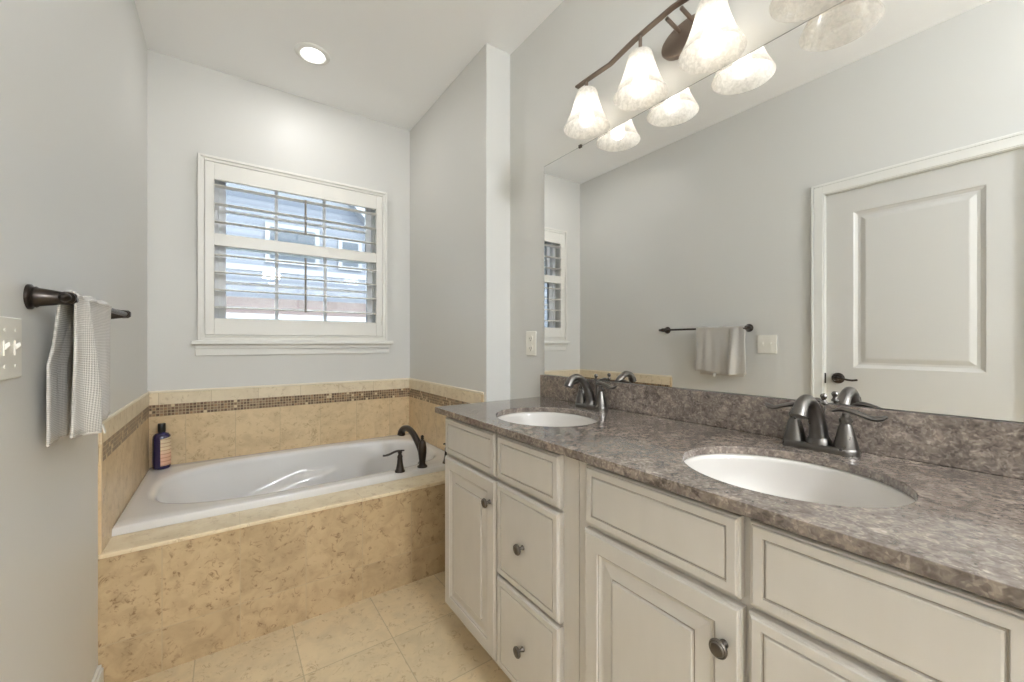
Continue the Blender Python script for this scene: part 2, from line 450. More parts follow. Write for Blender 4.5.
# casing, profiled in three steps, and jamb
cs = MB()
for a0, a1, t in ((.0, .066, .011), (.006, .05, .015), (.05, .062, .019)):
    cs.box(XL, XL+t, DY1+a0, DY1+a1, 0, DZ+a1); cs.box(XL, XL+t, DY0-a1, DY0-a0, 0, DZ+a1); cs.box(XL, XL+t, DY0-a0, DY1+a0, DZ+a0, DZ+a1)
cs.build('door_casing', 'trim', d1, bevel=.0015)
jb = MB(); jb.box(XL-W, XL-.001, DY1-.003, DY1+.02, 0, DZ); jb.box(XL-W, XL-.001, DY0-.02, DY0+.003, 0, DZ); jb.box(XL-W, XL-.001, DY0, DY1, DZ-.002, DZ+.02)
jb.build('door_jamb', 'trim', d1)
st = MB(); st.box(XL-.004, XL+.0035, DY1-.006, DY1+.001, .925, .985); st.build('strike_plate', 'bronze', d1)
lv = MB(); lv.lathe([(.031, 0), (.031, .004), (.027, .008), (.012, .011), (.010, .04), (.013, .046), (.010, .055)], (xs, .826, .958), (1, 0, 0), sy=1)
lv.tube(bez([(xs+.045, .826, .958), (xs+.047, .79, .957), (xs+.045, .755, .952), (xs+.042, .728, .956)]), [.009]*8 + [.007]*30, flat=(1, .8))
lv.build('door_handle', 'bronze', d1, smooth=True)

# ------------------------------------------------------------------ window and its sill
w1 = bpy.data.objects.new('window_1', None); COL.objects.link(w1); w1.location = (.41, YB, WZ0); struct(w1)
fr = MB(); Y0, Y1 = 2.965, 3.045
fr.box(WX0, WX0+.035, Y0, Y1, WZ0, WZ1); fr.box(WX1-.035, WX1, Y0, Y1, WZ0, WZ1); fr.box(WX0, WX1, Y0, Y1, WZ0, WZ0+.03); fr.box(WX0, WX1, Y0, Y1, WZ1-.035, WZ1)
fr.build('window_frame', 'vinyl', w1, bevel=.003)
for (z0, z1, yy, nm) in ((WZ0+.03, 1.775, 2.975, 'lower_sash'), (1.735, WZ1-.035, 3.008, 'upper_sash')):
    sx0, sx1 = WX0+.035, WX1-.035; m = MB(); q = .036
    m.box(sx0, sx0+q, yy, yy+.03, z0, z1); m.box(sx1-q, sx1, yy, yy+.03, z0, z1); m.box(sx0+q, sx1-q, yy, yy+.03, z0, z0+.045); m.box(sx0+q, sx1-q, yy, yy+.03, z1-.035, z1)
    s_ = m.build(nm, 'vinyl', w1, bevel=.002)
    g_ = MB()
    for mx in (.262, .548): g_.box(mx-.009, mx+.009, yy+.008, yy+.022, z0+.045, z1-.035)
    zm = (z0+z1)/2+.005; g_.box(sx0+q, sx1-q, yy+.009, yy+.021, zm-.008, zm+.008)
    g_.build('muntin', 'vinyl', s_)
    box('pane', 'glass', sx0+q-.004, sx1-q+.004, yy+.0135, yy+.0165, z0+.04, z1-.03, s_)
sm = MB(); sm.box(-.162, .972, 2.842, YB, 1.152, 1.176)
sm.build('window_stool', 'trim', w1, bevel=.006)
ap = MB(); ap.box(-.146, .956, YB-.018, YB, 1.088, 1.152); ap.box(-.146, .956, YB-.026, YB-.018, 1.128, 1.152)
ap.build('window_apron', 'trim', w1, bevel=.003)

# plantation shutter
FX0, FX1, FZ0, FZ1 = -.133, .933, 1.1765, 2.226
sh = root('plantation_shutter', (.40, YB, FZ0), 'white plantation shutter with tilted louvers filling the window above the tub', 'shutter')
m = MB(); yf = 2.860
for t, y in ((.014, yf), (.030, yf+.008)):
    m.box(FX0, FX0+t, y, YB, FZ0, FZ1); m.box(FX1-t, FX1, y, YB, FZ0, FZ1); m.box(FX0+t, FX1-t, y, YB, FZ1-t, FZ1); m.box(FX0+t, FX1-t, y, YB, FZ0, FZ0+t)
m.build('shutter_frame', 'shutter', sh, bevel=.002)
PX0, PX1, PZ0, PZ1 = FX0+.032, FX1-.032, FZ0+.032, FZ1-.032
OX0, OX1 = -.058, .858
rails = [(PZ0, 1.303), (1.722, 1.790), (2.100, PZ1)]
for a0, a1 in ((PX0, OX0), (OX1, PX1)):
    box('stile', 'shutter', a0, a1, 2.869, 2.897, PZ0, PZ1, sh, bevel=.002)
for a0, a1 in rails: box('rail', 'shutter', OX0, OX1, 2.870, 2.896, a0, a1, sh, bevel=.002)
for z in (2.064, 1.961, 1.858, 1.669, 1.570, 1.469, 1.367):
    n = 20; prof = [(.0445*math.cos(2*PI*i/n), .0055*math.sin(2*PI*i/n)) for i in range(n)]; ta = math.radians(7)
    rr = [[(x, 2.883 + p*math.cos(ta) - q*math.sin(ta), z + p*math.sin(ta) + q*math.cos(ta)) for p, q in prof] for x in (OX0+.0015, OX1-.0015)]
    MB().rings(rr).build('louver', 'shutter', sh, smooth=True)
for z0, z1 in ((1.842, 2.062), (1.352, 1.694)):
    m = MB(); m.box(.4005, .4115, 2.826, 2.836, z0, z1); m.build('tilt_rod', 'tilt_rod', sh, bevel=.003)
for z in (2.12, 1.32): 
    m = MB(); m.box(PX1-.006, PX1+.010, 2.862, 2.870, z-.03, z+.03); m.lathe([(.004, -.031), (.004, .031)], (PX1+.001, 2.862, z)); m.build('hinge', 'shutter', sh)

# ------------------------------------------------------------------ what the window looks out on
struct(box('ground', 'grass', -30, 30, YB+1.5, 60, -3.2, -3.0))
nh = root('neighboring_house', (1.5, 10, -3.0), 'pale blue sided house seen between the shutter louvers outside', 'house')
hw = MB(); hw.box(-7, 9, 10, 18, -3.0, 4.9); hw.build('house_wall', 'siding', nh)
rf = MB(); rf.rings([[(-7.4, 9.4, 4.85), (9.4, 9.4, 4.85), (9.4, 18.5, 4.85), (-7.4, 18.5, 4.85)], [(-6, 13.9, 7.2), (8, 13.9, 7.2), (8, 14.1, 7.2), (-6, 14.1, 7.2)]]); rf.build('roof', 'shingle', nh)
tm = MB(); tm.box(-7.4, 9.4, 9.35, 9.42, 4.72, 4.92); tm.box(-7, 9, 9.96, 10, 4.3, 4.5); tm.box(-7, 9, 9.97, 10, 2.66, 2.78); tm.build('trim_board', 'house_trim', nh)
for (x0, x1, z0, z1) in ((-1.9, -.9, 3.0, 4.0), (.75, 1.62, 2.95, 3.62), (2.2, 2.55, 2.95, 3.5), (4.4, 5.4, 2.9, 4.0)):
    f_ = MB(); f_.box(x0-.09, x1+.09, 9.95, 10, z0-.09, z1+.09); fo = f_.build('house_window', 'house_trim', nh)
    box('house_pane', 'house_glass', x0, x1, 9.94, 9.951, z0, z1, fo)
# gable porch roof and lower shingled roof
pr = MB(); pr.rings([[(-.2, 8.6, 1.62), (6, 8.6, 1.62), (6, 10, 2.02), (-.2, 10, 2.02)], [(-.2, 8.6, 1.68), (6, 8.6, 1.68), (6, 10, 2.1), (-.2, 10, 2.1)]]); pr.build('porch_roof', 'shingle', nh)
pw = MB(); pw.box(-.2, 6, 8.55, 8.62, 1.5, 1.68); pw.build('gutter', 'house_trim', nh)
gb = MB(); gb.rings([[(2.2, 9.7, 4.5), (2.35, 9.7, 4.62), (3.4, 9.7, 3.55), (3.2, 9.7, 3.5)], [(2.2, 10, 4.5), (2.35, 10, 4.62), (3.4, 10, 3.55), (3.2, 10, 3.5)]]); gb.build('rake_board', 'house_trim', nh)

# ------------------------------------------------------------------ tub deck, tile surround, tub
ZD = .4606
td = root('tiled_tub_deck', (.4, YT, 0), 'tan stone tile deck and apron boxing in the front of the bathtub', 'tub deck')
box('apron', 'apron_tile', XL, XA, YT, YT+.03, 0, ZD-.016, td)
box('ledge', 'ledge_tile', XL, XA, YT-.003, 2.075, ZD-.016, ZD, td, bevel=.004)
# the deck's return beside the pier, in front of the alcove wall
sr = root('tile_surround', (.4, YB, ZD), 'tan stone tile band with brown mosaic strip running round the tub walls', 'wall tile')
T = .008
YLE, YRE = 1.884, 1.838
for nm, z0, z1, ex_ in (('lower_tile', ZD, .763, ''), ('upper_tile', .8262, .889, '_pale')):
    box(nm, 'back_tile'+ex_, XL, XA, YB-T, YB-.0006, z0, z1, sr)
    box(nm, 'side_tile'+ex_, XL, XL+T, YLE, YB-T, z0, z1, sr)
    box(nm, 'side_tile'+ex_, XA-T, XA, YRE, YB-T, z0, z1, sr)
box('mosaic_band', 'mosaic_x', XL, XA, YB-T, YB-.0006, .763, .8262, sr)
box('mosaic_band', 'mosaic_y', XL, XL+T, YLE+.02, YB-T, .763, .8262, sr)
box('mosaic_band', 'mosaic_y', XA-T, XA, YRE+.02, YB-T, .763, .8262, sr)
box('tile_cap', 'cap_tile', XL, XA, YB-T-.002, YB-.0006, .889, .9015, sr, bevel=.004)
for x0, x1, ye in ((XL, XL+T+.002, YLE), (XA-T-.002, XA, YRE)):
    box('tile_cap', 'cap_tile', x0, x1, ye, YB-T, .889, .9015, sr, bevel=.004)
    e0, e1 = (XL, XL+T+.0005) if x0 < 0 else (XA-T-.0005, XA)
    box('tile_edge', 'side_tile', e0, e1, ye-.0005, ye+.02, ZD, .889, sr, bevel=.004)

def tub():
    t = root('bathtub', (.383, 2.457, ZD), 'white oval drop-in soaking tub set into the tan tile deck', 'bathtub')
    N = 120; x0, x1, y0, y1 = XL+T+.0005, XA-T-.001, 2.030, YB-T-.001
    cx, cy, a, b = .395, 2.455, .660, .354
    def opening(th, s=1.0, ex=3.4):
        c, q = math.cos(th), math.sin(th)
        e = 3.0 if c < 0 else ex
        r = (abs(c)**e + abs(q)**e)**(-1/e)
        return Vector((cx + a*s*r*c, cy + b*s*r*q, 0))
    def floor_pt(th):
        c, q = math.cos(th), math.sin(th); e = 3.0
        r = (abs(c)**e + abs(q)**e)**(-1/e)
        return Vector((.50 + .42*r*c, 2.455 + .245*r*q, 0))
    def outer(th, ins=0):
        c, q = math.cos(th), math.sin(th); X0, X1, Yq0, Yq1 = x0+ins, x1-ins, y0+ins, y1-ins
        k = min((X1-cx)/c if c > 1e-9 else 1e9, (X0-cx)/c if c < -1e-9 else 1e9, (Yq1-cy)/q if q > 1e-9 else 1e9, (Yq0-cy)/q if q < -1e-9 else 1e9)
        return Vector((cx+c*k, cy+q*k, 0))
    # include exact corner directions
    ths = [2*PI*i/N for i in range(N)]
    for X in (x0, x1):
        for Y in (y0, y1):
            th = math.atan2(Y-cy, X-cx) % (2*PI); k = min(range(len(ths)), key=lambda i: abs(ths[i]-th)); ths[k] = th
    R = []
    zt = .4935
    R.append([outer(t_)+Vector((0, 0, ZD+.001)) for t_ in ths])
    R.append([outer(t_)+Vector((0, 0, zt-.006)) for t_ in ths])
    R.append([outer(t_, .002)+Vector((0, 0, zt-.002)) for t_ in ths])
    R.append([outer(t_, .006)+Vector((0, 0, zt)) for t_ in ths])
    for k in (.35, .7):
        R.append([outer(t_, .006).lerp(opening(t_, 1.04), k)+Vector((0, 0, zt)) for t_ in ths])
    for s_, dz in ((1.04, 0), (1.015, -.002), (.998, -.008), (.988, -.018), (.984, -.03)):
        R.append([opening(t_, s_)+Vector((0, 0, zt+dz)) for t_ in ths])
    n = 26; zb = .10
    def sm(v): v = max(0, min(1, v)); return v*v*(3-2*v)
    for i in range(1, n+1):
        u = i/n; ring = []
        for t_ in ths:
            A = opening(t_, .984); B = floor_pt(t_)
            h = u*1.12
            if u < .78: kk = .62*(u/.78); z = (zt-.03) - (zt-.03-zb)*.93*(u/.78)
            else:
                v = (u-.78)/.22; kk = .62 + .38*v; z = zb + (zt-.03-zb)*.07*(1-v)**2
            p = A.lerp(B, kk); p.z = z
            # moulded arm rest step along the two long sides
            for sg in (1, -1):
                wy = sm((sg*math.sin(t_) - .25)/.3)
                if wy > 0:
                    zl = .27 + .095*sm((p.x-.02)/.42)
                    wx = sm((p.x+.02)/.15)*(1-sm((p.x-.50)/.07))
                    p.y -= sg*.040*wy*wx*sm((zl-p.z)/.022)
            ring.append(p)
        R.append(ring)
    m = MB(); m.rings([[tuple(p) for p in r] for r in R], cap0=False, cap1=True)
    m.build('tub_shell', 'acrylic', t, smooth=True, angle=50)
    m = MB(); m.lathe([(.036, 0), (.036, .004), (.028, .009), (.01, .010)], (1.012, 2.455, .375), (-1, 0, .25)); m.build('overflow_cover', 'bronze', t, smooth=True)
    m = MB(); m.lathe([(.03, 0), (.03, .003), (.02, .006)], (.83, 2.455, zb-.0005)); m.build('drain', 'bronze', t, smooth=True)
tub()
ZR = .4935

# tub faucet: arching spout and two lever handles standing on the front rim
tf = root('tub_faucet', (.862, 2.062, ZR), 'dark bronze arching tub spout with two lever handles on the tub rim', 'faucet')
m = MB()
m.lathe([(.027, 0), (.027, .006), (.020, .012), (.016, .02), (.019, .045), (.0225, .075), (.0225, .105), (.018, .13), (.010, .143), (.006, .147), (.009, .152), (.007, .158), (.009, .164), (.005, .170), (.001, .172)], (.862, 2.062, ZR), seg=24)
m.build('faucet_body', 'bronze', tf, smooth=True)
m = MB()
pts = bez([(.862, 2.075, ZR+.065), (.862, 2.105, ZR+.105), (.862, 2.180, ZR+.150), (.862, 2.260, ZR+.170), (.862, 2.335, ZR+.160), (.862, 2.375, ZR+.136), (.862, 2.382, ZR+.115)], 36)
m.tube(pts, lerp_list([.015, .0175, .0180, .0172, .0172, .018, .021, .024], len(pts)), seg=18)
m.build('spout', 'bronze', tf, smooth=True)
for hx, sg in ((.735, -1), (1.004, 1)):
    m = MB(); hy = 2.052
    m.lathe([(.026, 0), (.026, .005), (.021, .014), (.015, .045), (.0125, .07), (.014, .078), (.012, .084), (.008, .092), (.011, .098), (.011, .106), (.004, .110)], (hx, hy, ZR), seg=24)
    h_ = m.build('handle', 'bronze', tf, smooth=True)
    m = MB(); sgn = 1
    m.tube(bez([(hx-sg*.022, hy, ZR+.107), (hx, hy, ZR+.109), (hx+sg*.026, hy+.004, ZR+.106), (hx+sg*.052, hy+.008, ZR+.096), (hx+sg*.074, hy+.012, ZR+.092), (hx+sg*.084, hy+.014, ZR+.094)], 24), [.006]*5+[.0085]*10+[.0075]*20, flat=(1, .65))
    m.build('lever', 'bronze', h_, smooth=True)

# shampoo bottle
bt = root('shampoo_bottle', (-.283, 2.838, ZR), 'dark blue plastic bottle with black cap and peach label on tub corner', 'bottle')
m = MB(); m.lathe([(.030, 0), (.036, .004), (.038, .012), (.038, .160), (.036, .175), (.028, .186), (.015, .191), (.014, .198)], (-.283, 2.838, ZR), seg=40)
m.build('bottle_body', 'bottle', bt, smooth=True)
m = MB(); m.lathe([(.0155, .193), (.0165, .196), (.0165, .236), (.0145, .240)], (-.283, 2.838, ZR), seg=28); m.build('cap', 'black_cap', bt, smooth=True)
m = MB(); rr = []
for z in (.020, .160):
    rr.append([(-.283+.0385*math.cos(a_), 2.838+.0385*math.sin(a_), ZR+z+ (0.012*(i/14) if z > .1 else 0)) for i, a_ in enumerate([math.radians(-92+7.5*j) for j in range(15)])])
m.rings(rr, cap0=False, cap1=False, closed=False); m.build('label', 'label', bt, smooth='all')

# ------------------------------------------------------------------ towel bar and towel
BX, BZ = -.288, 1.262
tb = root('towel_bar', (XL, 1.61, BZ), 'dark metal towel bar on the left wall holding a grey towel', 'towel bar')
m = MB(); m.tube([(BX, 1.29, BZ), (BX, 1.94, BZ)], .0075); m.build('bar', 'bronze', tb, smooth=True)
for y, s_ in ((1.308, -1), (1.925, 1)):
    m = MB(); m.lathe([(.027, 0), (.027, .005), (.022, .008), (.023, .012), (.020, .016), (.017, .035), (.014, .050), (.0145, .056), (.0135, .068), (.008, .074)], (XL, y, BZ), (1, 0, 0), seg=28)
    m.lathe([(.0115, -.012), (.0135, .006), (.0135, .012), (.009, .018), (.010, .024), (.0085, .034), (.003, .040)], (BX, y, BZ), (0, s_, 0), seg=20)
    m.build('bar_post', 'bronze', tb, smooth=True)

def towel():
    t = root('hand_towel', (BX, 1.47, BZ), 'light grey waffle hand towel draped over the dark wall bar', 'towel')
    ya, yb = 1.305, 1.645; NU = 60
    rings = []
    def fold(u):       # fold depth over the width, u 0..1 from the near end
        return .0075*math.sin(u*2*PI*2.6+.6) + .0045*math.sin(u*2*PI*5.3+1.3)
    path = []          # (kind, t)
    zb0, zf0 = .936, .955
    nB = 22
    for i in range(nB+1): path.append(('b', i/nB))
    for i in range(1, 10): path.append(('t', i/10))
    for i in range(nB+1): path.append(('f', i/nB))
    for kind, s in path:
        row = []
        for k in range(NU+1):
            u = k/NU; yy = ya + (yb-ya)*u
            bunch = 1 - .045
            if kind == 'b':
                z = zb0 + (BZ-zb0)*s; hang = 1-s
                x = BX-.013 - .029*min(1, hang*2.2) + .5*fold(u)*min(1, hang*3) + .004*math.sin(7*u)*hang
                yy += .026*(1-u)*min(1, hang*3)
            elif kind == 't':
                a_ = PI*(1-s); rr = .0115 + .006*max(0, math.sin(u*2*PI*2.6+.6))*math.sin(a_)
                x = BX + rr*math.cos(a_)*1.15; z = BZ + rr*math.sin(a_)
            else:
                z = BZ - (BZ-zf0)*s; hang = s
                x = BX+.010 + fold(u)*min(1, hang*2.0+.15)*.45
                x += (.008+.024*min(1, hang*1.5))*math.exp(-((u-.20-.06*hang)/.065)**2)       # the standing fold near the edge
                x -= .006*hang*max(0, 1-u/.14) + .002*hang
                x += .008*math.exp(-((u-.62)/.12)**2)*hang
                yy += (.012*(u-.5))*hang + .006*math.sin(u*9)*hang
                z -= .010*math.sin(u*PI*1.3)*s
            x = max(x, XL+.006)
            row.append((x, yy, z))
        rings.append(row)
    m = MB(); m.rings(rings, cap0=False, cap1=False, closed=False)
    o = m.build('towel_cloth', 'towel', t, smooth='all')
    so = o.modifiers.new('thickness', 'SOLIDIFY'); so.thickness = .004; so.offset = 0
    # hems
    for row, nm in ((rings[-1], 'hem'), (rings[0], 'hem')):
        m = MB(); m.tube([(x, y, z-.001) for x, y, z in row], .0028, seg=8, flat=(1, 1.3)); m.build(nm, 'hem', t, smooth=True)
    k = 34; x, y, z = rings[-1][k]
    m = MB(); m.rings([[(x+.003, y, z), (x+.003, y+.016, z), (x+.005, y+.016, z), (x+.005, y, z)], [(x+.008, y+.002, z-.024), (x+.008, y+.018, z-.022), (x+.010, y+.018, z-.022), (x+.010, y+.002, z-.024)]])
    m.build('care_tag', 'plastic', t)
towel()

# switch plate on the left wall
sw = root('switch_plate', (XL, 1.197, 1.153), 'cream double toggle light switch plate beside the towel bar', 'light switch')
m = MB(); m.box(XL, XL+.006, 1.139, 1.255, 1.093, 1.213); m.build('plate', 'plastic', sw, bevel=.003)
for y in (1.173, 1.222):
    m = MB(); m.box(XL+.006, XL+.008, y-.006, y+.006, 1.139, 1.167); s_ = m.build('switch_slot', 'plastic', sw)
    m = MB(); m.rings([[(XL+.006, y-.004, 1.147), (XL+.006, y+.004, 1.147), (XL+.006, y+.004, 1.159), (XL+.006, y-.004, 1.159)], [(XL+.014, y-.003, 1.158), (XL+.014, y+.003, 1.158), (XL+.013, y+.003, 1.165), (XL+.013, y-.003, 1.165)]])
    m.build('toggle', 'plastic', s_)
    for z in (1.118, 1.188):
        m = MB(); m.lathe([(.003, 0), (.003, .0012)], (XL+.006, y, z), (1, 0, 0), seg=10); m.build('screw', 'plastic', sw)

# outlet on the mirror wall
ou = root('wall_outlet', (XM, 1.628, 1.16), 'white duplex outlet plate on the wall left of the mirror', 'outlet')
m = MB(); m.box(XM-.006, XM, 1.588, 1.669, 1.098, 1.221); m.build('plate', 'plastic', ou, bevel=.003)
for z in (1.135, 1.184):
    m = MB(); m.lathe([(.0175, 0), (.0175, .0015)], (XM-.006, 1.6285, z), (-1, 0, 0), seg=20); s_ = m.build('socket', 'plastic', ou)
    m = MB(); m.box(XM-.0078, XM-.007, 1.620, 1.622, z-.004, z+.005); m.box(XM-.0078, XM-.007, 1.635, 1.637, z-.004, z+.005); m.lathe([(.0025, 0), (.0025, .0004)], (XM-.0075, 1.6285, z-.010), (-1, 0, 0), seg=10); m.build('slot', 'slot', s_)

# ------------------------------------------------------------------ ceiling lights
def can(x, y, label, group=None):
    c = root('recessed_ceiling_light', (x, y, ZC), label, 'ceiling light', group)
    m = MB(); m.lathe([(.088, 0), (.086, -.004), (.078, -.009), (.064, -.011), (.060, -.006), (.056, -.006)], (x, y, ZC), seg=48, cap0=True, cap1=True); m.build('trim_ring', 'trim', c, smooth=True)
    m = MB(); m.lathe([(.057, -.0062), (.057, -.0075), (.050, -.0095), (.02, -.0105)], (x, y, ZC), seg=40); m.build('lens', 'lens', c, smooth=True)
    return c
can(.385, 2.435, 'round white recessed light in the ceiling over the tub')
area('can_lamp', (.385, 2.435, ZC-.014), .05, CAN_POWER, (1, .99, .98))
GX, GY = .62, -1.95  # added globe lamp, out of view behind the camera, brightens the room
gl = root('added_fill_globe', (GX, GY, ZC), 'added white globe lamp, unseen behind the camera, to brighten the room', 'ceiling light')
m = MB(); m.lathe([(.065, 0), (.065, -.015), (.05, -.03), (.010, -.036), (.010, -.28), (.045, -.29), (.045, -.33)], (GX, GY, ZC), seg=32); m.build('globe_base', 'fixture', gl, smooth=True)
m = MB(); m.lathe([(.13*math.sin(PI*(i+.01)/24.02), -.45+.13*math.cos(PI*(i+.01)/24.02)) for i in range(25)], (GX, GY, ZC), seg=40); m.build('globe', 'globe', gl, smooth=True)

# ------------------------------------------------------------------ vanity cabinets
XF, XD = .732, .712                             # face frame, door faces
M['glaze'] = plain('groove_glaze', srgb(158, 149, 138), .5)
DRAWER = [(0, 0), (0, .0125), (.0018, .0155), (.0042, .0162), (.0056, .0190), (.0072, .020), (.0215, .020), (.0226, .0155), (.0246, .0155), (.0260, .0192), (.0285, .020)]
DOOR = [(0, 0), (0, .0125), (.0018, .0155), (.0042, .0162), (.0056, .0190), (.0072, .020), (.044, .020), (.0455, .0165), (.0475, .0165), (.052, .0120), (.058, .0110), (.084, .0160), (.0862, .0130), (.0884, .0130), (.0905, .0185), (.093, .019)]
def front(name, y0, y1, z0, z1, prof, parent):
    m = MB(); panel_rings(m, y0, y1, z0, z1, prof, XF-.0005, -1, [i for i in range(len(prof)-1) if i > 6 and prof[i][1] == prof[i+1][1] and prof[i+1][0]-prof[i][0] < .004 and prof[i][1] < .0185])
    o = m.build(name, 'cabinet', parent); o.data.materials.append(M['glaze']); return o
def knob(y, z, parent):
    m = MB(); m.lathe([(.0075, 0), (.0075, .002), (.0048, .006), (.0045, .012), (.009, .017), (.0155, .0195), (.0160, .023), (.0145, .0255), (.0125, .0250), (.0105, .0275), (.004, .029)], (XF-.0195, y, z), (-1, 0, 0), seg=28)
    return m.build('knob', 'knob', parent, smooth=True)
def cabinet(ya, yb, yo, label):
    """Unit from ya down to yb; yo = left edge of its door."""
    c = root('vanity_cabinet', (1.0, (ya+yb)/2, 0), label, 'cabinet', )
    m = MB()
    # carcass with face frame: stiles, rails, sides, back, bottom (open inside under the sink)
    st_ = [(yo-.0, ya), (yo-.382, yo-.368), (yb, yo-.680)]
    ZT_ = .8758
    m.box(XF, XF+.019, yo-.012, ya, .105, ZT_); m.box(XF, XF+.019, yo-.395, yo-.358, .105, ZT_); m.box(XF, XF+.019, yb, yo-.668, .105, ZT_)
    for z0, z1 in ((.105, .14), (.700, .728), (.856, ZT_)): m.box(XF, XF+.019, yo-.668, yo-.395, z0, z1); m.box(XF, XF+.019, yo-.358, yo-.012, z0, z1)
    m.box(XF, XF+.019, yo-.668, yo-.395, .400, .428)
    XB = XM-.003
    for q in (ya-.018, yb): m.box(XF+.019, XB, q, q+.018, .105, ZT_); m.box(.800, XB, q, q+.018, 0, .105)
    m.box(XF+.019, XB, yb+.018, ya-.018, .105, .123)
    m.box(XB-.008, XB, yb+.018, ya-.018, .123, ZT_)
    m.build('cabinet_body', 'cabinet', c, bevel=.0012)
    box('toe_kick', 'cabinet', .800, .815, yb+.018, ya-.018, 0, .105, c)
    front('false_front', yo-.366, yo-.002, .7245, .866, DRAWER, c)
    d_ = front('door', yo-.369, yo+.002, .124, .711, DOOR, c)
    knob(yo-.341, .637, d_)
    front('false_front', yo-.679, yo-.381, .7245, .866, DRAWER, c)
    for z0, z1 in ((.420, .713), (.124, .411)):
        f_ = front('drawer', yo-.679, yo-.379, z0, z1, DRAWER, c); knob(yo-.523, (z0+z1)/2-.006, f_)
    return c
cabinet(1.500, .7425, 1.478, 'off-white vanity cabinet nearest the tub, with door and two knobbed drawers')
cabinet(.7405, -.010, .706, 'off-white vanity cabinet nearest the camera, wide door with one knob')

# ------------------------------------------------------------------ countertop with two oval cut-outs
SX, SA, SB = .942, .175, .198
SY = (1.122, .362)
CX0, CX1, CY0, CY1 = .696, XM, -.030, 1.537
def counter():
    m = MB(); b = m.b; N = 64
    zt, zb = CT, CT-.0225
    segs = []; yprev = CY0; hw_ = .26
    def rect_pt(th, yc):
        c, q = math.cos(th), math.sin(th)
        k = min((CX1-SX)/c if c > 1e-9 else 1e9, (CX0-SX)/c if c < -1e-9 else 1e9, hw_/abs(q) if abs(q) > 1e-9 else 1e9)
        return (SX+c*k, yc+q*k)
    for z in (zt, zb):
        yp = CY0
        for yc in sorted(SY):
            ths = [2*PI*i/N for i in range(N)]
            for X in (CX0, CX1):
                for q in (-hw_, hw_):
                    th = math.atan2(q, X-SX) % (2*PI); k = min(range(N), key=lambda i: abs(ths[i]-th)); ths[k] = th
            ki = 1 if z == zt else 1.085
            I = [b.verts.new((SX+SA*ki*math.cos(t), yc+SB*ki*math.sin(t), z)) for t in ths]
            O = [b.verts.new((*rect_pt(t, yc), z)) for t in ths]
            for i in range(N): b.faces.new((I[i], O[i], O[(i+1) % N], I[(i+1) % N]))
            if z == zt:
                prev = I
                for sc_, zz in ((1, zt-.019), (1.085, zt-.019), (1.085, zb)):
                    nx = [b.verts.new((SX+SA*sc_*math.cos(t), yc+SB*sc_*math.sin(t), zz)) for t in ths]
                    for i in range(N): b.faces.new((prev[i], prev[(i+1) % N], nx[(i+1) % N], nx[i]))
                    prev = nx
            if yc-hw_ > yp+1e-6:
                vs = [b.verts.new(p) for p in ((CX0, yp, z), (CX1, yp, z), (CX1, yc-hw_, z), (CX0, yc-hw_, z))]; b.faces.new(vs)
            yp = yc+hw_
        vs = [b.verts.new(p) for p in ((CX0, yp, z), (CX1, yp, z), (CX1, CY1, z), (CX0, CY1, z))]; b.faces.new(vs)
    # outer walls, cut at the same places as the top so the edges weld
    ys = sorted({CY0, CY1, *[y+s*hw_ for y in SY for s in (-1, 1)]})
    def wallrow(P):
        for p, q in zip(P, P[1:]):
            b.faces.new([b.verts.new(v) for v in ((*p, zt), (*q, zt), (*q, zb), (*p, zb))])
    for X in (CX0, CX1):
        pts = {round(v.co.y, 7) for v in b.verts if abs(v.co.x-X) < 1e-6}
        wallrow([(X, y) for y in sorted(pts)])
    wallrow([(CX0, CY0), (CX1, CY0)]); wallrow([(CX0, CY1), (CX1, CY1)])
    o = m.build('countertop', 'granite', None, bevel=.002, seg=2)
    tag(o, 'speckled brown-grey granite countertop with two oval sink cut-outs on the vanity', 'countertop')
counter()
bs = tag(box('backsplash', 'granite', XM-.0195, XM, CY0, CY1, CT+.0003, 1.0065, bevel=.002), 'low granite backsplash strip standing on the counter below the mirror', 'backsplash')

# undermount sinks
def sink(yc, label):
    r = root('undermount_sink', (SX, yc, CT-.0195), label, 'sink', 'vanity sinks')
    N = 64; R = []
    lev = [(1.06, -.0005), (1.06, -.012)]
    ins = [(1.015, -.0005), (.995, -.004), (.985, -.012), (.97, -.035), (.93, -.07), (.85, -.10), (.70, -.125), (.45, -.138), (.2, -.143), (.11, -.144)]
    outs = [(1.07, -.0005), (1.07, -.011), (1.02, -.016), (1.0, -.04), (.96, -.08), (.86, -.115), (.7, -.14), (.4, -.152), (.12, -.155)]
    prof = outs[::-1] + ins
    for s, z in prof: R.append([(SX+SA*s*math.cos(2*PI*i/N), yc+SB*s*math.sin(2*PI*i/N), CT-.0195+z) for i in range(N)])
    m = MB(); m.rings(R, cap0=True, cap1=True); m.build('basin', 'porcelain', r, smooth=True, angle=60)
    m = MB(); m.lathe([(.021, -.1435), (.021, -.1405), (.015, -.139), (.013, -.142), (.003, -.141)], (SX, yc, CT-.0195), seg=24); m.build('drain', 'pewter', r, smooth=True)
    return r
sink(SY[0], 'white oval undermount sink nearest the tub')
sink(SY[1], 'white oval undermount sink nearest the camera')

